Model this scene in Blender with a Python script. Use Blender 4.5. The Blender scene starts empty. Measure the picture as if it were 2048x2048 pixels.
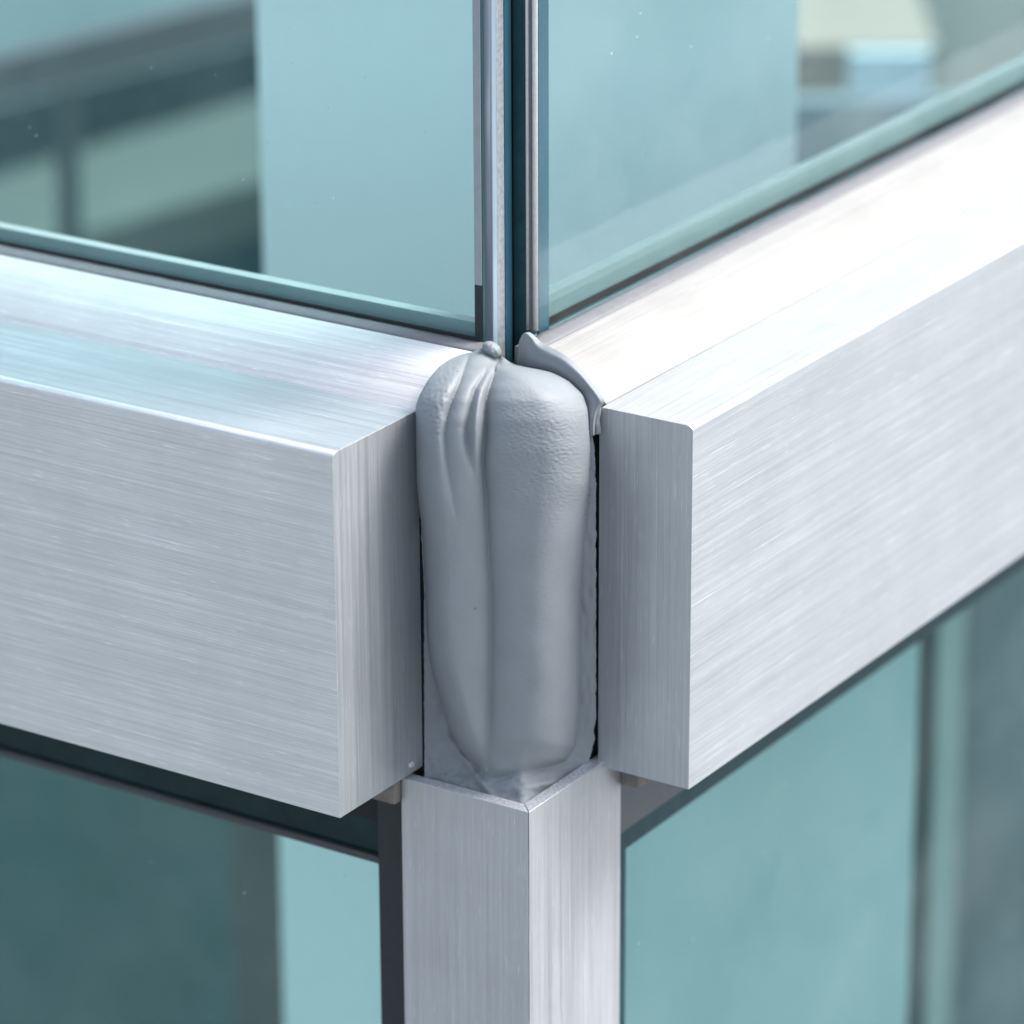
import bpy, bmesh, math, random
from mathutils import Vector, Matrix, noise
random.seed(7)
S = 1e-4                                   # one drawing unit is a tenth of a millimetre
scn = bpy.context.scene
C = scn.collection
# ------------------------------------------------------------------ camera
FPX, YAW, PIT, ROL = 8222.9, 0.5743, 0.3672, -0.0047
OX, OY = 1056.9, 1624.6
R0 = Vector((1, 0, 0)); F0 = Vector((0, math.cos(PIT), -math.sin(PIT))); U0 = Vector((0, math.sin(PIT), math.cos(PIT)))
RV = R0*math.cos(ROL) + U0*math.sin(ROL); UV = U0*math.cos(ROL) - R0*math.sin(ROL)
CAM = -(RV*(OX-1024) + UV*(-(OY-1024)) + F0*FPX)        # level frame: right, forward, up; origin at the post's outer corner
LA = Vector((-math.cos(YAW), math.sin(YAW), 0)); LB = Vector((math.sin(YAW), math.cos(YAW), 0))
def lev2world(v):                          # level frame -> building frame (x = -a, y = b)
    return Vector((-v.dot(LA), v.dot(LB), v.z))*S
def lw(X, Y, z): return lev2world(Vector((X, Y, z)))
def w(a, b, z): return Vector((-a, b, z))*S
cam = bpy.data.objects.new('camera', bpy.data.cameras.new('camera'))
C.objects.link(cam); scn.camera = cam
r_, u_, f_ = [(lev2world(v)/S) for v in (RV, UV, F0)]
M = Matrix.Identity(4)
for i in range(3):
    M[i][0] = r_[i]; M[i][1] = u_[i]; M[i][2] = -f_[i]
M.translation = lev2world(CAM)
cam.matrix_world = M
cd = cam.data
cd.sensor_width = 36; cd.lens = FPX/2048*36; cd.clip_start = 0.02; cd.clip_end = 500
cd.dof.use_dof = True; cd.dof.focus_distance = 0.815; cd.dof.aperture_fstop = 13
# ------------------------------------------------------------------ sky and sun
SUN = Vector((0.42, 0.44, 0.79)).normalized()
wd = bpy.data.worlds.new('World'); scn.world = wd; wd.use_nodes = True
nt = wd.node_tree; bg = nt.nodes['Background']
sky = nt.nodes.new('ShaderNodeTexSky'); sky.sky_type = 'NISHITA'; sky.sun_disc = False
sky.sun_elevation = math.asin(SUN.z); sky.sun_rotation = math.atan2(SUN.x, SUN.y)
sky.air_density = 1.0; sky.dust_density = 4.0; sky.ozone_density = 1.0
hz = nt.nodes.new('ShaderNodeHueSaturation'); hz.inputs['Saturation'].default_value = .6
nt.links.new(sky.outputs[0], hz.inputs['Color']); nt.links.new(hz.outputs[0], bg.inputs[0]); bg.inputs[1].default_value = 0.15
sl = bpy.data.lights.new('sun', 'SUN'); sl.energy = 1.5; sl.angle = math.radians(28); sl.color = (1, .975, .94)
so = bpy.data.objects.new('sun', sl); C.objects.link(so)
so.rotation_euler = SUN.to_track_quat('Z', 'Y').to_euler()
scn.view_settings.view_transform = 'Standard'; scn.view_settings.look = 'None'
scn.view_settings.exposure = 1.15; scn.view_settings.gamma = 1
# ------------------------------------------------------------------ helpers
def link_mesh(name, verts, faces, mats, parent=None, mi=None, smooth=False, bevel=0, seg=2):
    me = bpy.data.meshes.new(name)
    me.from_pydata([tuple(v) for v in verts], [], faces)
    bm = bmesh.new(); bm.from_mesh(me); bmesh.ops.recalc_face_normals(bm, faces=bm.faces[:]); bm.to_mesh(me); bm.free()
    for m in (mats if isinstance(mats, (list, tuple)) else [mats]): me.materials.append(m)
    for i, p in enumerate(me.polygons):
        if mi: p.material_index = mi(p) if callable(mi) else mi[i]
        p.use_smooth = smooth
    o = bpy.data.objects.new(name, me); C.objects.link(o)
    if parent: o.parent = parent
    if bevel:
        b = o.modifiers.new('bevel', 'BEVEL'); b.width = bevel*S; b.segments = seg; b.limit_method = 'ANGLE'; b.angle_limit = math.radians(30)
        b.harden_normals = False
        for p in me.polygons: p.use_smooth = True
        n = o.modifiers.new('wn', 'WEIGHTED_NORMAL'); n.keep_sharp = False; n.weight = 100
    return o
def box(a0, a1, b0, b1, z0, z1):
    v = [w(a, b, z) for a in (a0, a1) for b in (b0, b1) for z in (z0, z1)]
    f = [(0,1,3,2),(4,6,7,5),(0,4,5,1),(2,3,7,6),(0,2,6,4),(1,5,7,3)]
    return v, f
def prism(poly, fn, t0, t1, nseg=1):
    """poly in (p,q), fn(t,p,q)->Vector"""
    n = len(poly); v = []; f = []
    for k in range(nseg+1):
        t = t0+(t1-t0)*k/nseg
        v += [fn(t, p, q) for p, q in poly]
    for k in range(nseg):
        for i in range(n):
            j = (i+1) % n
            f.append((k*n+i, k*n+j, (k+1)*n+j, (k+1)*n+i))
    f.append(tuple(range(n))); f.append(tuple(nseg*n+i for i in reversed(range(n))))
    return v, f
alongA = lambda t, p, q: w(t, p, q)        # profile in (b,z), runs along a
alongB = lambda t, p, q: w(p, t, q)        # profile in (a,z), runs along b
alongZ = lambda t, p, q: w(p, q, t)        # plan in (a,b), runs up
def thing(name, label, cat, loc, group=None):
    o = bpy.data.objects.new(name, None); C.objects.link(o); o.empty_display_size = 0.01
    o['label'] = label; o['category'] = cat
    if group: o['group'] = group
    return o
def tag(o, label, cat):
    o['label'] = label; o['category'] = cat; return o
# ------------------------------------------------------------------ materials
def new_mat(name):
    m = bpy.data.materials.new(name); m.use_nodes = True
    return m, m.node_tree, m.node_tree.nodes['Principled BSDF']
def N(nt, t, **k):
    n = nt.nodes.new(t)
    for a, b in k.items(): setattr(n, a, b)
    return n
def noise_node(nt, vec, scale, detail=3, rough=.5):
    n = N(nt, 'ShaderNodeTexNoise'); n.inputs['Scale'].default_value = scale
    n.inputs['Detail'].default_value = detail; n.inputs['Roughness'].default_value = rough
    nt.links.new(vec, n.inputs['Vector']); return n.outputs['Fac']
def mapr(nt, x, a, b, c, d):
    n = N(nt, 'ShaderNodeMapRange'); nt.links.new(x, n.inputs[0])
    for i, v in enumerate((a, b, c, d)): n.inputs[i+1].default_value = v
    return n.outputs[0]
def brushed(name, axis, col=(.69, .73, .76), rough=.38, depth=1.0, aniso=.75, metal=.7):
    """brushed anodised aluminium; axis = direction of the brush lines (0 x, 1 y, 2 z)"""
    m, nt, b = new_mat(name)
    tc = N(nt, 'ShaderNodeTexCoord')
    def stretched(longs, cross, tilt=0):
        mp = N(nt, 'ShaderNodeMapping')
        sc = [cross]*3; sc[axis] = longs
        if tilt:                                # rotate about both cross axes, so the lines lean slightly
            r0 = N(nt, 'ShaderNodeMapping'); rr = [tilt]*3; rr[axis] = 0; r0.inputs['Rotation'].default_value = rr
            nt.links.new(tc.outputs['Object'], r0.inputs[0]); mp.inputs['Scale'].default_value = sc
            nt.links.new(r0.outputs[0], mp.inputs[0]); return mp.outputs[0]
        mp.inputs['Scale'].default_value = sc
        nt.links.new(tc.outputs['Object'], mp.inputs[0]); return mp.outputs[0]
    # slightly wandering lines
    f1 = noise_node(nt, stretched(12, 4300), 1, 1, .5)
    f2 = noise_node(nt, stretched(34, 2300), 1, 3, .7)
    f3 = noise_node(nt, stretched(9, 700), 1, 3, .6)
    blot = noise_node(nt, tc.outputs['Object'], 60, 4, .6)
    add = N(nt, 'ShaderNodeMath', operation='ADD'); nt.links.new(f1, add.inputs[0]); nt.links.new(f2, add.inputs[1])
    add2 = N(nt, 'ShaderNodeMath', operation='ADD'); nt.links.new(add.outputs[0], add2.inputs[0]); nt.links.new(f3, add2.inputs[1])
    tot = add2.outputs[0]
    cv = mapr(nt, tot, 1.1, 1.9, .85, 1.13)
    cb = mapr(nt, blot, .3, .7, .95, 1.04)
    # a few bright scratches
    sc = noise_node(nt, stretched(45, 2600), 1, 1, .5)
    s2 = noise_node(nt, stretched(38, 3600, .035), 1, 1, .5); s3 = noise_node(nt, stretched(50, 3600, -.05), 1, 1, .5)
    mm = N(nt, 'ShaderNodeMath', operation='MAXIMUM'); nt.links.new(s2, mm.inputs[0]); nt.links.new(s3, mm.inputs[1])
    m3 = N(nt, 'ShaderNodeMath', operation='MAXIMUM'); nt.links.new(mm.outputs[0], m3.inputs[0]); nt.links.new(sc, m3.inputs[1])
    scr = mapr(nt, m3.outputs[0], .68, .78, 0, .27)
    mu = N(nt, 'ShaderNodeMath', operation='MULTIPLY'); nt.links.new(cv, mu.inputs[0]); nt.links.new(cb, mu.inputs[1])
    ad = N(nt, 'ShaderNodeMath', operation='ADD'); nt.links.new(mu.outputs[0], ad.inputs[0]); nt.links.new(scr, ad.inputs[1])
    vm = N(nt, 'ShaderNodeVectorMath', operation='SCALE'); vm.inputs[0].default_value = col
    nt.links.new(ad.outputs[0], vm.inputs['Scale']); nt.links.new(vm.outputs[0], b.inputs['Base Color'])
    b.inputs['Metallic'].default_value = metal
    nt.links.new(mapr(nt, tot, 1.1, 1.9, rough-.06, rough+.08), b.inputs['Roughness'])
    b.inputs['Anisotropic'].default_value = aniso
    tv = N(nt, 'ShaderNodeCombineXYZ'); tv.inputs[axis].default_value = 1
    nt.links.new(tv.outputs[0], b.inputs['Tangent'])
    bp = N(nt, 'ShaderNodeBump'); bp.inputs['Strength'].default_value = .35*depth; bp.inputs['Distance'].default_value = .00012
    nt.links.new(tot, bp.inputs['Height']); nt.links.new(bp.outputs[0], b.inputs['Normal'])
    return m
def plain(name, col, rough=.5, metal=0, nz=None, amp=.15, bump=0, spec=.5, stretch=None):
    m, nt, b = new_mat(name)
    b.inputs['Roughness'].default_value = rough; b.inputs['Metallic'].default_value = metal
    b.inputs['Specular IOR Level'].default_value = spec
    b.inputs['Base Color'].default_value = (*col, 1)
    if nz:
        tc = N(nt, 'ShaderNodeTexCoord'); vec = tc.outputs['Object']
        if stretch:
            mp = N(nt, 'ShaderNodeMapping'); mp.inputs['Scale'].default_value = stretch
            nt.links.new(vec, mp.inputs[0]); vec = mp.outputs[0]
        f = noise_node(nt, vec, nz, 5, .6)
        s = mapr(nt, f, .25, .75, 1-amp, 1+amp)
        vm = N(nt, 'ShaderNodeVectorMath', operation='SCALE'); vm.inputs[0].default_value = col
        nt.links.new(s, vm.inputs['Scale']); nt.links.new(vm.outputs[0], b.inputs['Base Color'])
        if bump:
            bp = N(nt, 'ShaderNodeBump'); bp.inputs['Strength'].default_value = bump; bp.inputs['Distance'].default_value = .0003
            nt.links.new(f, bp.inputs['Height']); nt.links.new(bp.outputs[0], b.inputs['Normal'])
    return m
def glass(name, tint, refl=1.0):
    m, nt, b = new_mat(name); nt.nodes.remove(b)
    out = nt.nodes['Material Output']
    tr = N(nt, 'ShaderNodeBsdfTransparent'); tr.inputs[0].default_value = (*tint, 1)
    gl = N(nt, 'ShaderNodeBsdfGlossy'); gl.inputs['Roughness'].default_value = .015; gl.inputs[0].default_value = (.93, 1, 1, 1)
    fr = N(nt, 'ShaderNodeFresnel'); fr.inputs[0].default_value = 1.5
    mu = N(nt, 'ShaderNodeMath', operation='MULTIPLY'); mu.inputs[1].default_value = refl
    ge = N(nt, 'ShaderNodeNewGeometry'); nb = N(nt, 'ShaderNodeMath', operation='SUBTRACT'); nb.inputs[0].default_value = .45
    nt.links.new(ge.outputs['Backfacing'], nb.inputs[1])
    nb.use_clamp = True; nt.links.new(nb.outputs[0], mu.inputs[1])
    nt.links.new(fr.outputs[0], mu.inputs[0])
    mx = N(nt, 'ShaderNodeMixShader'); nt.links.new(mu.outputs[0], mx.inputs[0]); nt.links.new(tr.outputs[0], mx.inputs[1]); nt.links.new(gl.outputs[0], mx.inputs[2])
    # sparse dust specks and a thin film of grime
    tc = N(nt, 'ShaderNodeTexCoord')
    vo = N(nt, 'ShaderNodeTexVoronoi'); vo.inputs['Scale'].default_value = 260; nt.links.new(tc.outputs['Object'], vo.inputs['Vector'])
    d = mapr(nt, vo.outputs['Distance'], .04, .10, .35, 0)
    sel = noise_node(nt, tc.outputs['Object'], 170, 2)
    ds = mapr(nt, sel, .55, .65, 0, 1)
    film = mapr(nt, noise_node(nt, tc.outputs['Object'], 30, 5, .65), .35, .8, .0, .04)
    m1 = N(nt, 'ShaderNodeMath', operation='MULTIPLY'); nt.links.new(d, m1.inputs[0]); nt.links.new(ds, m1.inputs[1])
    m2 = N(nt, 'ShaderNodeMath', operation='ADD'); nt.links.new(m1.outputs[0], m2.inputs[0]); nt.links.new(film, m2.inputs[1])
    df = N(nt, 'ShaderNodeBsdfDiffuse'); df.inputs[0].default_value = (.95, .98, 1, 1)
    mx2 = N(nt, 'ShaderNodeMixShader'); nt.links.new(m2.outputs[0], mx2.inputs[0]); nt.links.new(mx.outputs[0], mx2.inputs[1]); nt.links.new(df.outputs[0], mx2.inputs[2])
    nt.links.new(mx2.outputs[0], out.inputs[0])
    return m
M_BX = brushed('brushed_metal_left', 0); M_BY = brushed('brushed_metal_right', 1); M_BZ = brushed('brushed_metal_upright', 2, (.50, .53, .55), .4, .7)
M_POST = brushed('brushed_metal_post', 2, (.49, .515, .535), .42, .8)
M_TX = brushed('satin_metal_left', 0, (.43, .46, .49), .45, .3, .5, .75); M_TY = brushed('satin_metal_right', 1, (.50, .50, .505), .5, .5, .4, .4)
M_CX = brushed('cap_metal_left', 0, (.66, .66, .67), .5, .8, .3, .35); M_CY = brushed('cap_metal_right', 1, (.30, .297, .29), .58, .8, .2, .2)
M_RIM = plain('sawn_metal_edge', (.72, .75, .80), .4, .6, 1400, .35, .5)
M_GASK = plain('grey_gasket', (.17, .17, .185), .6, 0, 500, .12, .3)
M_BLACK = plain('black_gasket', (.014, .02, .024), .6, 0, 400, .2, .2)
M_DARK = plain('shaded_glass_band', (.006, .026, .03), .3, 0, 120, .4, 0, .2)  # near-black stands for shade on the glass under the left rail
M_BLACKJ = plain('joint_black', (.01, .012, .014), .8)
M_GLASS = glass('tinted_glass', (.845, .96, .955), 1.3)
M_GLASSLOW = glass('tinted_glass_low', (.795, .925, .92), 1.3)
M_EDGE = plain('glass_edge', (.025, .085, .125), .2, 0, 200, .3, 0, .4, (1, 1, .15))
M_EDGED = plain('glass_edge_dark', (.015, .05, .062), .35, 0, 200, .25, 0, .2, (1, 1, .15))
M_CAPREFL = plain('painted_reflection', (.42, .44, .44), .4, .1, 80, .1)  # pale tone stands for the cap's reflection in the left glass
M_CAPREFL2 = plain('painted_reflection_grey', (.22, .25, .26), .5, .1, 80, .1)  # greyer tone for the cap reflection painted in the right glass
M_TLIP = plain('teal_edge', (.03, .085, .10), .5, 0, 200, .2, 0, .2)
M_SIL = plain('clear_blue_silicone', (.17, .22, .28), .25, 0, 200, .2, 0, .5, (1, 1, .2))
M_SILL = plain('pale_blue_silicone', (.26, .35, .42), .25, 0, 200, .15, 0, .5, (1, 1, .2))
M_ALUR = plain('rough_spacer_metal', (.34, .37, .40), .45, .3, 900, .3, .6)
M_WHITE = plain('white_edge_trim', (.78, .78, .79), .35, .1, 700, .12, .3)
M_TAPE = plain('edge_tape', (.30, .34, .36), .4, 0, 300, .1)
# ------------------------------------------------------------------ setting
GZ = -14000
gv = [Vector((x, y, GZ*S)) for x, y in ((-60, -60), (60, -60), (60, 60), (-60, 60))]
M_GROUND = plain('paving', (.20, .215, .22), .8, 0, .5, .03)
g = link_mesh('ground', gv, [(0,1,2,3)], M_GROUND); g['kind'] = 'structure'
# ------------------------------------------------------------------ dims (tenths of a millimetre)
ZT, ZB = 784, 11
bL, bL2, aL = -243, 51, 289
ZTR, ZBR = 771, -13
aR, aR2, bR = -202, 14, 288
FAR = 4200
# left transom: a runs away to the left
def profile(front, inner, zt, zb, back):
    p = [(front, zb), (front, zt-11), (front+2.5, zt-5), (front+9, zt-1), (front+16, zt)]
    p += [(inner-7, zt), (inner-3, zt-1.5), (inner-1.5, zt-5), (inner-1.5, zt-14), (inner, zt-14), (inner, zb)]
    return p
def cap_profile(inner, zt, z0, cv):
    # sloping cap: slightly hollow at the foot, then straight up to the gasket
    p = [(inner+3, z0), (inner+3, zt-9), (inner+5, zt-4)]
    for k in range(1, 19):
        t = k/18; p.append((inner+5+165*t, zt-4+80*((1-cv)*t+cv*(1-(1-t)**2.6))))
    p += [(inner+172, zt+70), (inner+172, z0)]
    return p
def facemat_end(axis_i):
    return lambda p: 1 if abs(p.normal[axis_i]) > .8 else 0
def make_transom(side):
    if side == 'L':
        t = thing('transom', 'brushed aluminium rail left of the grey sealant, bluish top face', 'metal rail', (0,0,0))
        fn, ax, m0 = alongA, 0, M_BX; fr, inn, zt, zb, st = bL, bL2, ZT, ZB, aL; caps = 246
    else:
        t = thing('transom', 'brushed aluminium rail right of the grey sealant, bright white top face', 'metal rail', (0,0,0))
        fn, ax, m0 = alongB, 1, M_BY; fr, inn, zt, zb, st = aR, aR2, ZTR, ZBR, bR; caps = 322
    v, f = prism(profile(fr, inn, zt, zb, 0), fn, st, FAR)
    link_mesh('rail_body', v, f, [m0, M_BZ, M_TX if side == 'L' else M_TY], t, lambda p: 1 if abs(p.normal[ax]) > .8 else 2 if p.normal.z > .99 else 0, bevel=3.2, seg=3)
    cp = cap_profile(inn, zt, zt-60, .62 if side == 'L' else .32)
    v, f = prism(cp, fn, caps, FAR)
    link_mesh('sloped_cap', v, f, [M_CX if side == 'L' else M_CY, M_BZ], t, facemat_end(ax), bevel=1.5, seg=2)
    ztop = zt+76
    g0 = inn+171
    # flat gasket with a ragged inner edge
    n = 160; vs = []; fs = []
    for k in range(n+1):
        tt = (caps-8) + (FAR-caps)*(k/n)**1.8
        j = 2.2*noise.noise(Vector((tt*.03, 3, side == 'L'))) + 1.3*noise.noise(Vector((tt*.12, 9, 0)))
        for q, (p_, z_) in enumerate(((g0, ztop-30), (g0, ztop+1), (g0+6, ztop+4), (g0+30, ztop+5), (g0+45+j, ztop+5+.3*j), (g0+46+j, ztop-30))):
            vs.append(fn(tt, p_, z_))
    for k in range(n):
        for q in range(5): fs.append((k*6+q, k*6+q+1, k*6+6+q+1, k*6+6+q))
    fs.append((0,1,2,3,4,5)); fs.append(tuple(n*6+q for q in (5,4,3,2,1,0)))
    link_mesh('gasket', vs, fs, M_GASK, t, smooth=True)
    return t
TL = make_transom('L'); TR = make_transom('R')
# left dark band is shaded glass, painted dark; right rail has a bar and gasket
# ------------------------------------------------------------------ corner post
post = thing('corner_post', 'upright brushed aluminium corner post with open mitred top below the sealant', 'metal post', (0,0,0))
mL, mR, T = 309, 355, 30
def postwall(poly, name, z1=0):
    v, f = prism(poly, alongZ, -3600, z1)
    link_mesh(name, v, f, [M_POST, M_RIM], post, lambda p: 1 if p.normal.z > .8 else 0, bevel=2.0, seg=2)
postwall([(0, 0), (T, T), (mL, T), (mL, 0)], 'left_wall')
postwall([(-.6, .6), (-.6, mR), (T, mR), (T, T+.4)], 'right_wall')
v, f = box(T+2, mL-1, 260, mR-1, -3600, -14); link_mesh('back_wall', v, f, M_POST, post)
# ------------------------------------------------------------------ glazing
def zw(z): return z
zg = 864
def pane(name, label, v, f, mat, loc=None):
    t = thing(name, label, 'glass pane', (0,0,0)); link_mesh('glass', v, f, mat, t); return t
GBL, GAR = 271, 234                         # outer faces of the upper glass
v, f = box(279, FAR, GBL, GBL+30, zg-25, 3000)
PL = pane('window_pane', 'upper left blue-green glass pane with dark beams and a post behind it', v, f, M_GLASS)
def strip(parent, name, a0, a1, b0, b1, z0, z1, mat, bev=0):
    v, f = box(a0, a1, b0, b1, z0, z1); return link_mesh(name, v, f, mat, parent, bevel=bev)
strip(PL, 'cap_reflection_strip', 300, FAR, GBL+31, GBL+60, zg-25, zg+26, M_CAPREFL)  # strip put in as the sloped cap's reflection low in the glass
strip(PL, 'black_lip', 279, FAR, GBL-4, GBL-1, zg-10, zg+9, M_BLACK)
strip(PL, 'edge_tape', 279, 296, GBL-3, GBL-1, zg+120, 3000, M_TAPE)
strip(PL, 'dark_edge_tape', 279, 296, GBL-3, GBL-1, zg+9, zg+119, M_BLACK)
def halfbead(parent, name, fn, plan, r, z0, z1, mat):
    v, f = prism(plan, alongZ, z0, z1, 1); return link_mesh(name, v, f, mat, parent, smooth=False)
# end of the left unit, seen from the right: dark pane edge, rounded silicone, pale silicone, rough spacer, inner pane edge
strip(PL, 'glass_edge', 277.5, 284, GBL-1, GBL+9, zg-25, 3000, M_EDGED)
def rod(parent, name, ca, cb, ra, rb, z0, z1, mat, n=16):
    poly = [(ca+ra*math.cos(2*math.pi*i/n), cb+rb*math.sin(2*math.pi*i/n)) for i in range(n)]
    v, f = prism(poly, alongZ, z0, z1, 1)
    o = link_mesh(name, v, f, mat, parent)
    for p in o.data.polygons: p.use_smooth = len(p.vertices) == 4
    return o
rod(PL, 'silicone_bead', 284, GBL+22, 12, 14, zg-90, 3000, M_SIL)
strip(PL, 'pale_silicone', 277, 300, GBL+35, GBL+54, zg-90, 3000, M_SILL, 3)
strip(PL, 'spacer_end', 279, 300, GBL+55, GBL+83, zg-90, 3000, M_ALUR, 2)
strip(PL, 'inner_glass_edge', 278, 300, GBL+84, GBL+110, zg-90, 3000, M_EDGE, 3)
v, f = box(GAR, GAR+30, 411, FAR, zg-25, 3000)
PR = pane('window_pane', 'upper right blue-green glass pane with pale column and blurred cream shapes behind', v, f, M_GLASS)
strip(PR, 'cap_reflection_strip', GAR+31, GAR+60, 440, FAR, zg-25, zg+40, M_CAPREFL2)  # right cap's mirror image, painted as a strip behind the pane
strip(PR, 'dark_lip', GAR+31, GAR+34, 420, FAR, zg-30, zg-8, M_TLIP)
strip(PR, 'blue_edge_band', GAR+1, GAR+6, 412, 450, zg-20, 3000, M_EDGE)
rod(PR, 'white_trim', 239, 405, 6, 6, zg-6, 3000, M_WHITE)
strip(PR, 'grey_trim', 246, 252, 403, 410, zg-6, 3000, M_GASK)
rod(PR, 'thin_trim', 256, 404, 3.6, 5, zg-6, 3000, M_WHITE)
strip(PR, 'inner_glass_edge', 260, 292, 403, 425, zg-100, 3000, M_TLIP, 3)
strip(PR, 'corner_seal', 293, 330, 383, 425, zg-100, 3000, M_BLACKJ)
# lower panes
LB0 = 60
v, f = box(mL+60, FAR, LB0+14, LB0+40, -3600, -60)
QL = pane('window_pane', 'lower left green glass pane, dark with a pale strip beside the post', v, f, M_GLASSLOW)
v, f = box(LB0+14, LB0+40, mR+14, FAR, -3600, -60)
QR = pane('window_pane', 'lower right pale green glass pane with a thin dark upright behind', v, f, M_GLASSLOW)
ZLL = -242                                   # bottom of the bead under the left rail
def tubeA(name, fn, t0, t1, p, z, r, mat, parent, n=12):
    poly = [(p+r*math.cos(2*math.pi*i/n), z+r*math.sin(2*math.pi*i/n)) for i in range(n)]
    v, f = prism(poly, fn, t0, t1); o = link_mesh(name, v, f, mat, parent)
    for q in o.data.polygons: q.use_smooth = len(q.vertices) == 4
M_BEAD = plain('soft_black_bead', (.05, .058, .066), .3, 0, 300, .2)
strip(QL, 'dark_band', mL+46, FAR, LB0+4, LB0+13, ZLL+14, 10, M_DARK)  # shade under the rail, painted as a dark strip before the glass
tubeA('glazing_bead', alongA, mL+46, FAR, LB0-1, ZLL+9, 10, M_BEAD, QL)
strip(QL, 'side_gasket', mL+1, mL+94, LB0-12, LB0+20, -3600, -40, M_BLACK, 3)
strip(QL, 'side_lip', mL+94, mL+101, LB0+8, LB0+13, -3600, ZLL, M_EDGED, 1)
ZRL = -287
M_BARR = plain('grey_bar', (.10, .11, .125), .4, .4, 90, .15)
strip(QR, 'bar_behind_rail', 20, LB0, mR+1, FAR, ZRL+75, -16, M_BARR, 6)
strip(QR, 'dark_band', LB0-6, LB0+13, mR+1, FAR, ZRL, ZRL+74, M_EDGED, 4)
strip(QR, 'side_gasket', LB0-6.5, LB0+13, mR+1, mR+112, -3600, ZRL+20, M_EDGED, 2)
# little block of foam under each rail end, beside the post
M_FOAM = plain('beige_packer', (.17, .155, .14), .8, 0, 300, .35, .6)
v, f = box(mL+2, mL+60, -20, 40, -55, 9)
tag(link_mesh('packer_block', v, f, M_FOAM, bevel=4), 'small brown packer under the left rail beside the post', 'packer')
v, f = box(-40, 18, mR+3, mR+70, -80, -17)
tag(link_mesh('packer_block', v, f, M_FOAM, bevel=4), 'small beige packer under the right rail beside the post', 'packer')
# ------------------------------------------------------------------ joint filler behind the sealant
v1, f1 = prism([(288, 70), (36, 286), (36, 400), (330, 400), (330, 60), (289, 56)], alongZ, -12, 765)
v2, f2 = prism([(305, 262), (236, 335), (236, 400), (330, 400), (330, 262)], alongZ, 765, 790)
v3, f3 = box(T+3, 306, T+3, 350, -200, -13)
v4, f4 = box(310, 700, 62, 300, -150, 9)
v = v1+v2+v3+v4; f = f1+[tuple(i+len(v1)+len(v2)+len(v3) for i in q) for q in f4]+[tuple(i+len(v1)+len(v2) for i in q) for q in f3]+[tuple(i+len(v1) for i in q) for q in f2]
tag(link_mesh('joint_filler', v, f, M_BLACKJ), 'black joint filler in the gap behind the grey sealant', 'filler')
# ------------------------------------------------------------------ sealant
def unproj(px, py, Y):
    d = F0 + RV*((px-1024)/FPX) - UV*((py-1024)/FPX)
    t = (Y-CAM.y)/d.y
    return CAM + d*t
def interp(tab, x):
    if x <= tab[0][0]: return tab[0][1]
    for (x0, y0), (x1, y1) in zip(tab, tab[1:]):
        if x <= x1:
            t = (x-x0)/(x1-x0); return y0+(y1-y0)*t
    return tab[-1][1]
def sm(tab):                                # resample with smoothing so outlines have no kinks
    lo, hi = tab[0][0], tab[-1][0]; n = 1000
    ys = [interp(tab, lo+(hi-lo)*i/n) for i in range(n+1)]
    for _ in range(40):
        ys = [ys[0]]+[(ys[i-1]+2*ys[i]+ys[i+1])/4 for i in range(1, n)]+[ys[-1]]
    return lambda x: ys[0] if x <= lo else ys[-1] if x >= hi else (lambda u: ys[int(u)]+(ys[min(n, int(u)+1)]-ys[int(u)])*(u-int(u)))((x-lo)/(hi-lo)*n)
XL = sm([(684,984),(692,956),(700,946),(706,936),(712,910),(732,879),(762,854.5),(794,837),(814,831),(868,831),(968,833),(1042,841),(1100,844),(1180,848),(1300,848),(1540,849),(1700,849)])
XR = sm([(684,989),(692,998),(705,1001),(713,1004),(722,1016),(731,1031),(735,1062),(742,1103),(762,1140),(789,1167),(819,1177),(844,1179),(893,1189),(968,1192),(1017,1192),(1440,1192),(1462,1186),(1475,1191),(1500,1184),(1525,1178),(1700,1178)])
BL = sm([(684,970),(706,938),(712,909),(732,879),(762,854.5),(794,837),(814,831),(868,831),(968,833),(1042,842),(1100,847),(1180,851),(1279,855),(1329,862),(1391,879),(1453,897),(1503,924),(1535,954),(1560,975),(1600,1000)])
BR = sm([(684,1010),(731,1031),(735,1062),(742,1103),(762,1140),(789,1167),(819,1177),(844,1178),(893,1181),(968,1180),(1017,1173),(1100,1167),(1180,1161),(1329,1161),(1428,1158),(1490,1151),(1520,1132),(1536,1090),(1548,1040),(1560,1000)])
V1 = sm([(700,1000),(717,998),(739,991),(774,979),(804,972),(868,970),(918,966),(993,972),(1100,977),(1180,982),(1304,982),(1478,979),(1553,974),(1600,974)])
V2 = sm([(715,985),(747,969),(779,949),(819,939),(856,931),(906,936),(960,950),(1000,962)])
V3 = sm([(700,942),(706,939),(764,919),(799,904),(831,894),(868,889),(918,892),(1000,905),(1080,920)])
D1 = [(690,0),(705,8),(740,26),(800,34),(900,26),(1000,24),(1200,22),(1400,20),(1520,14),(1560,4)]
W1 = [(690,5),(740,11),(860,8),(960,10),(1200,16),(1500,20)]
D2 = [(715,0),(745,14),(800,20),(880,15),(930,5),(980,0)]
D3 = [(700,16),(740,22),(800,24),(870,16),(960,8),(1060,0)]
TOP = sm([(684,330),(700,300),(730,232),(750,182),(775,142),(800,118),(840,100),(900,90),(1000,86),(1300,84),(1480,90),(1540,110),(1700,130)])
Tn = T+3
def Vwall(X):
    y1 = .543*(.543*Tn-X)/.84+.84*Tn
    y2 = .543*Tn+.84*(X+.84*Tn)/.543
    k = 22; h = max(0, min(1, .5+.5*(y1-y2)/k)); return y2*(1-h)+y1*h+k*h*(1-h)
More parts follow.
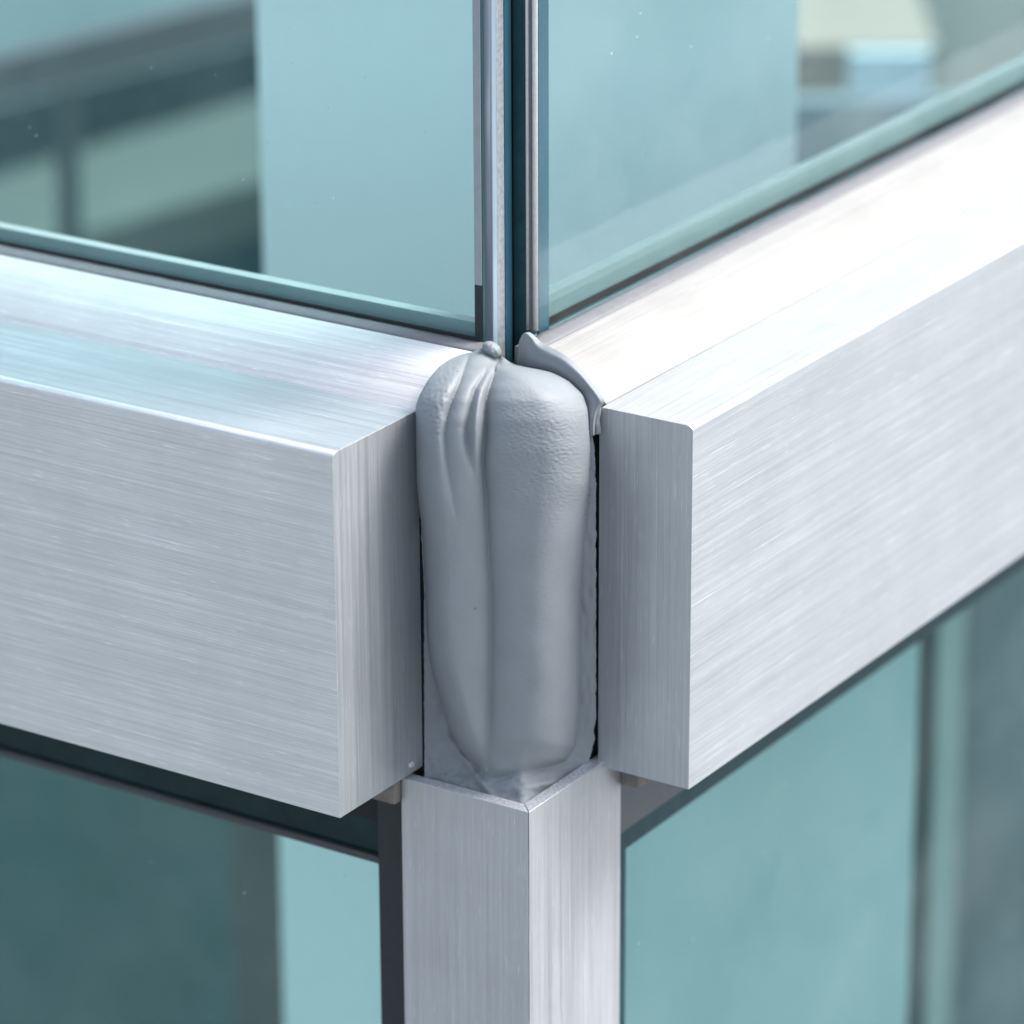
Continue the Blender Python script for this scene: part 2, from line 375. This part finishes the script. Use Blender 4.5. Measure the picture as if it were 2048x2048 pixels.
def smin(a, b, k):
    h = max(0, min(1, .5+.5*(b-a)/k)); return b*(1-h)+a*h-k*h*(1-h)
def sealY(px, py):
    X = px-1057
    xl, xr = BL(py), BR(py)
    # ends lie against the cut faces of the two rails
    kb = max(0, min(1, (py-770)/90)); kb = kb*kb*(3-2*kb)
    YLe = (177+(X+225)*1.50)*(1-kb)+206*kb
    YRe = (241+.646*(155-X))*(1-kb)+244*kb
    Y0 = TOP(py)
    wl = 52; wr = 100
    body = Y0
    # cylinder-like rounding at both sides
    tl = (px-xl)/wl; tr = (xr-px)/wr
    dl = 1-math.sqrt(max(0, 1-(1-min(1, max(0, tl)))**2)) if tl < 1 else 0
    dr = 1-math.sqrt(max(0, 1-(1-min(1, max(0, tr)))**2)) if tr < 1 else 0
    body += dl*max(20, YLe-Y0)*.9 + dr*max(20, YRe-Y0)*.9
    if tl < 0: body += 60+(-tl)*200
    if tr < 0: body += 60+(-tr)*200
    # overall crown of each lobe
    for V, D, W in ((V1, D1, W1), (V2, D2, None), (V3, D3, None)):
        c = V(py); dep = interp(D, py)
        wd_ = interp(W, py) if W else (6.5 if V is V2 else 8)
        dx = px-c
        # creases are steeper on the left
        s = wd_*(1.5 if dx > 0 else .9)
        body += dep*math.exp(-math.sqrt(dx*dx+2.2)/s)
    # lobes swell between the creases
    c1 = V1(py)
    if px > c1: u = (px-c1)/max(20, (xr-c1)); body -= 16*math.sin(math.pi*min(1, u))**.8
    else: u = (px-xl)/max(20, (c1-xl)); body -= 9*math.sin(math.pi*min(1, max(0, u)))
    # narrow ridge between the two creases near the top
    if 720 < py < 960:
        rc = (V1(py)+V2(py))/2; e = math.exp(-((px-rc)/9)**2); body -= 12*e*math.sin(math.pi*(py-720)/240)
    back = 204+(X+215)*.125 + 3*noise.noise(Vector((px*.08, py*.03, 5))) if py > 830 else 900
    z = (1625-py-.36*Vwall(X))/.933
    skirt = Vwall(X)+3+max(0, z+6)*.72+7*noise.noise(Vector((px*.022, py*.04, 2)))+2.2*noise.noise(Vector((px*.07, py*.1, 4)))-9*math.exp(-((py-(1568-.12*(px-1085)))/9)**2)*math.exp(-((px-1085)/42)**2)-7*math.exp(-(((px-900)-(py-1480)*.75)/9)**2)*max(0, min(1, (py-1420)/50))
    y = smin(body, back, 8)
    y = smin(y, skirt, 66)
    y = max(y, Vwall(X)+1.5-max(0, z)*2.2)
    # flatter, rougher strip along the upper left cut
    if py < 900:
        d3 = V3(py)-px
        if d3 > 0: y += 1.8*noise.noise(Vector((px*.12, py*.12, 1)))*min(1, d3/14)**2
    y += 1.6*noise.noise(Vector((px*.018, py*.012, 7))) 
    # orange-peel where the bead was dragged over the shoulder
    k = math.exp(-((py-900)/110)**2)*max(0, min(1, (px-985)/40))
    y += (.8*k+.22)*noise.noise(Vector((px*.11, py*.24, 3)))
    y += (.5*k+.12)*noise.noise(Vector((px*.3, py*.5, 6)))
    return y
def M_seal():
    m, nt, b = new_mat('grey_sealant')
    tc = N(nt, 'ShaderNodeTexCoord'); v = tc.outputs['Object']
    f = noise_node(nt, v, 120, 4, .6); s = mapr(nt, f, .3, .7, .95, 1.05)
    pits = N(nt, 'ShaderNodeTexVoronoi'); pits.inputs['Scale'].default_value = 230; nt.links.new(v, pits.inputs['Vector'])
    pd = mapr(nt, pits.outputs['Distance'], .03, .09, .55, 1)
    psel = mapr(nt, noise_node(nt, v, 150, 2), .56, .60, 1, 0)
    mxx = N(nt, 'ShaderNodeMath', operation='MAXIMUM'); nt.links.new(pd, mxx.inputs[0]); nt.links.new(psel, mxx.inputs[1])
    mu = N(nt, 'ShaderNodeMath', operation='MULTIPLY'); nt.links.new(s, mu.inputs[0]); nt.links.new(mxx.outputs[0], mu.inputs[1])
    vm = N(nt, 'ShaderNodeVectorMath', operation='SCALE'); vm.inputs[0].default_value = (.222, .25, .27)
    nt.links.new(mu.outputs[0], vm.inputs['Scale']); nt.links.new(vm.outputs[0], b.inputs['Base Color'])
    b.inputs['Roughness'].default_value = .56; b.inputs['Specular IOR Level'].default_value = .5
    mp = N(nt, 'ShaderNodeMapping'); mp.inputs['Scale'].default_value = (1, 1, 2.2); nt.links.new(v, mp.inputs[0])
    h = noise_node(nt, mp.outputs[0], 700, 4, .6)
    ad = N(nt, 'ShaderNodeMath', operation='ADD'); nt.links.new(h, ad.inputs[0]); nt.links.new(mxx.outputs[0], ad.inputs[1])
    bp = N(nt, 'ShaderNodeBump'); bp.inputs['Strength'].default_value = .35; bp.inputs['Distance'].default_value = .00015
    nt.links.new(ad.outputs[0], bp.inputs['Height']); nt.links.new(bp.outputs[0], b.inputs['Normal'])
    return m
MS = M_seal()
seal = thing('sealant', 'thick folded grey sealant bulging down the corner between the two rails', 'sealant', (0,0,0))
def relief(name, rows, cols, fn, parent, depth=55, mat=MS):
    """solid: front surface from fn(i,j)->(px,py,Y), walls and a back surface behind it"""
    vs = []; fs = []
    for i in range(rows):
        for j in range(cols):
            px, py, Y = fn(i/(rows-1), j/(cols-1)); vs.append(lw(*unproj(px, py, Y)))
    nfront = len(vs)
    for i in range(rows-1):
        for j in range(cols-1):
            k = i*cols+j; fs.append((k, k+1, k+cols+1, k+cols))
    rim = [j for j in range(cols)]+[i*cols+cols-1 for i in range(1, rows)]+[(rows-1)*cols+j for j in range(cols-2, -1, -1)]+[i*cols for i in range(rows-2, 0, -1)]
    off = lw(0, depth, -.42*depth)
    base = len(vs)
    for r in rim: vs.append(vs[r]+off)
    n = len(rim)
    for q in range(n):
        a, b = rim[q], rim[(q+1) % n]; fs.append((a, base+q, base+(q+1) % n, b))
    fs.append(tuple(base+q for q in range(n)))
    return link_mesh(name, vs, fs, mat, parent, smooth=True)
def f_main(u, v):
    py = 684+(1690-684)*(u**1.0)
    a, b = XL(py), XR(py)
    e = (2.2*noise.noise(Vector((0, py*.05, 4)))+1.2*noise.noise(Vector((0, py*.2, 4))))*(py > 900)
    a += (1.6*noise.noise(Vector((3, py*.06, 4)))+.9*noise.noise(Vector((3, py*.2, 4))))*(py > 1000)
    px = a+(b+e-a)*v
    return px, py, sealY(px, py)
relief('sealant_body', 620, 240, f_main, seal)
# lip of sealant smeared up the cut end of the right rail
OUT = [(1047,667),(1058,664),(1070,672),(1082,684),(1103,695),(1135,713),(1167,743),(1192,774),(1209,799),(1204,810),(1196,822),(1191,842),(1190,870)]
INN = [(1044,670),(1038,684),(1036,704),(1034,728),(1040,748),(1078,757),(1110,768),(1138,786),(1156,806),(1163,824),(1168,842),(1170,858),(1172,872)]
def poly_at(P, t):
    x = t*(len(P)-1); i = min(len(P)-2, int(x)); u = x-i
    p0 = P[max(0, i-1)]; p1 = P[i]; p2 = P[i+1]; p3 = P[min(len(P)-1, i+2)]
    return tuple(.5*((2*p1[k])+(-p0[k]+p2[k])*u+(2*p0[k]-5*p1[k]+4*p2[k]-p3[k])*u*u+(-p0[k]+3*p1[k]-3*p2[k]+p3[k])*u**3) for k in (0, 1))
def f_lip(u, v):
    o = poly_at(OUT, u); i = poly_at(INN, u)
    px = i[0]+(o[0]-i[0])*v; py = i[1]+(o[1]-i[1])*v
    X = px-1057
    kb = max(0, min(1, (py-785)/50)); Y = (236+.646*(155-X))*(1-kb)+238*kb
    Y -= 28*math.sin(math.pi*min(1, v*.9+.05))**.7*(1 if v > .5 else 1)
    Y += 10*(1-v)
    Y -= 6*math.exp(-((v-.82)/.12)**2)
    Y += .8*noise.noise(Vector((px*.06, py*.06, 8)))+.3*noise.noise(Vector((px*.3, py*.3, 8)))
    return px, py, Y
relief('sealant_lip', 170, 40, f_lip, seal, 30)
# small squeezed-out nub at the top, against the glass corner
def f_nub(u, v):
    th = (v-.5)*2; ph = (u-.5)*2
    rx, ry = 19, 17
    ex = th*math.sqrt(1-ph*ph/2); ey = ph*math.sqrt(1-th*th/2)
    px = 984+rx*ex+4*ey; py = 699+ry*ey+2*ex
    Y = 305-26*math.sqrt(max(0, 1-ex*ex-ey*ey))+.4*(699-py)+2.5*noise.noise(Vector((px*.12, py*.12, 1)))
    return px, py, Y
relief('sealant_nub', 50, 50, f_nub, seal, 30)
def f_tooth(u, v):
    px = 1186+(1201-1186)*v+1.5*math.sin(u*9); py = 812+(868-812)*u
    Y = 236-5*math.sin(math.pi*v)+.8*noise.noise(Vector((px*.2, py*.1, 1)))
    return px, py, Y
relief('sealant_dab', 40, 14, f_tooth, seal, 20)
M_SMEAR = plain('dried_smear', (.55, .58, .60), .4, 0, 900, .2, .4)
def f_smear(u, v):
    cx, cy = 823+1.5*math.sin(v*5), 1529
    th = 2*math.pi*v; r = u
    px = cx+(6.5+1.8*noise.noise(Vector((math.cos(th)*2, math.sin(th)*2, 3))))*r*math.cos(th)+.3*r*math.sin(th)
    py = cy+(5.5+2.0*noise.noise(Vector((math.cos(th)*2, math.sin(th)*2, 7))))*r*math.sin(th)-.45*(px-cx)
    X = px-1057; b = (X+239)/.543
    return px, py, 155+.84*b-1.2-2.5*(1-r*r)*(1 if r < .75 else .9)
relief('sealant_smear', 14, 28, f_smear, seal, 3, M_SMEAR)
# ------------------------------------------------------------------ inside, behind the glass
def pxw(px, py, Y): return lw(*unproj(px, py, Y))
M_COL = plain('pale_blue_plaster', (.90, .90, .90), .7, 0, 6, .05)
M_TEALW = plain('deep_teal_wall', (.03, .09, .10), .6, 0, 5, .25)
M_GREYB = plain('grey_beam', (.13, .155, .16), .5, 0, 8, .15)
M_SAGE = plain('sage_floor', (.12, .17, .155), .7, 0, 8, .12)
M_CREAM = plain('cream_block', (.29, .27, .23), .7, 0, 8, .06)
M_BROWN = plain('brown_curtain', (.085, .105, .098), .7, 0, 12, .15)
M_SLATE = plain('slate_panel', (.12, .18, .20), .6, 0, 8, .2)
M_PALE = plain('pale_green_panel', (.50, .66, .64), .6, 0, 12, .10, 0, .5, (1, 1, .4))
def ab_of(px, Y, py=1000):
    v = unproj(px, py, Y); return v.dot(LA), v.dot(LB)
M_TEALL = plain('mid_teal_panel', (.065, .145, .145), .6, 0, 5, .25)
M_SAGEW = plain('sage_wall', (.45, .50, .46), .7, 0, 5, .15)
M_SLATEB = plain('blue_slate', (.18, .28, .31), .6, 0, 8, .2)
M_BOXB = plain('pale_blue_card', (.50, .66, .72), .6, 0, 8, .08)
M_PALEC = plain('pale_cabinet', (.62, .70, .69), .7, 0, 10, .10, 0, .5, (1, 1, .4))
M_PALEG = plain('pale_green', (.28, .38, .36), .6, 0, 12, .10)
M_DARKU = plain('dark_metal', (.02, .045, .05), .5, 0, 12, .10)
# column: outer corner behind the glass joint, faces parallel to the two facades
def beam(name, p0, p1, Y0, Y1, hpx, deep, mat, label, cat):
    """box running between two picture-traced points placed at distances Y0, Y1; hpx = height, deep = thickness"""
    A_ = pxw(*p0, Y0); B_ = pxw(*p1, Y1)
    d = (B_-A_).normalized(); up = Vector((0, 0, 1)); n = d.cross(up).normalized(); up2 = n.cross(d).normalized()
    h = hpx*S; t = deep*S; vs = []
    for P in (A_, B_):
        for s1 in (0, 1):
            for s2 in (0, 1): vs.append(P-up2*h*s1+(-n if n.dot(lw(0,1,0)) < 0 else n)*t*s2)
    fs = [(0,1,3,2),(4,6,7,5),(0,4,5,1),(2,3,7,6),(0,2,6,4),(1,5,7,3)]
    return tag(link_mesh(name, vs, fs, mat), label, cat)
# left bay
def wallbox(name, px0, px1, pytop, Y, deep, mat, label, cat, zlow=GZ, ref=500):
    zt_ = unproj(px0, pytop, Y).z; x0 = unproj(px0, ref, Y).x; x1 = unproj(px1, ref, Y).x
    vs = [lw(x, Y+d, z) for x in (x0, x1) for d in (0, deep) for z in (zlow, zt_)]
    fs = [(0,1,3,2),(4,6,7,5),(0,4,5,1),(2,3,7,6),(0,2,6,4),(1,5,7,3)]
    return tag(link_mesh(name, vs, fs, mat), label, cat)
wallbox('interior_column', 526, 1588, -1200, 2900, 500, M_COL, 'wide pale blue column indoors, behind the glass corner', 'column')
wallbox('interior_wall', -2500, 1300, -900, 16000, 400, M_TEALW, 'deep teal back wall far behind the left glass', 'wall')
beam('interior_beam', (-900, 130), (760, -290), 11000, 11000, 700, 300, M_PALE, 'pale green beam at the top left, behind the glass', 'beam')
beam('interior_rail', (-900, 340), (760, -70), 10000, 10000, 190, 200, M_GREYB, 'grey sloping rail behind the upper left glass', 'rail')
beam('interior_post', (112, 175), (118, 640), 9000, 8600, 90, 90, M_DARKU, 'thin dark post behind the upper left glass', 'post')
beam('interior_ledge', (-900, 790), (760, 290), 12000, 12000, 260, 1700, M_SAGE, 'pale sage ledge low behind the upper left glass', 'ledge')
wallbox('interior_curtain', 425, 560, 1380, 6500, 200, M_BROWN, 'brown curtain edge low behind the lower left glass', 'curtain')
wallbox('interior_partition', -1500, 470, 1250, 8000, 300, M_TEALL, 'dark teal partition filling the lower left glass', 'partition')
# right bay
wallbox('interior_wall', 1310, 3600, -900, 15000, 400, M_SAGEW, 'pale sage back wall far behind the upper right glass', 'wall')
wallbox('interior_bench', 1450, 1862, 95, 9000, 4500, M_CREAM, 'cream bench top at the top right behind the glass', 'bench', -2500)
wallbox('interior_counter', 1400, 2800, 205, 8000, 120, M_SLATEB, 'teal grey counter low behind the upper right glass', 'counter')
wallbox('interior_box', 1690, 1850, 108, 7600, 70, M_BOXB, 'pale blue box standing on the teal grey counter', 'box', unproj(1700, 205, 7600).z)
wallbox('interior_cabinet', 1215, 1866, 900, 2650, 300, M_PALEC, 'pale blue-green cabinet behind the lower right glass', 'cabinet')
wallbox('interior_upright', 1862, 1906, 640, 3600, 60, M_DARKU, 'thin dark upright behind the lower right glass', 'upright')
wallbox('interior_board', 1840, 1960, 600, 5200, 100, M_PALEG, 'narrow pale green board right of the dark upright', 'panel')
wallbox('interior_screen', 1950, 2700, 500, 5400, 100, M_SLATE, 'dark slate screen at the far right of the lower glass', 'screen')
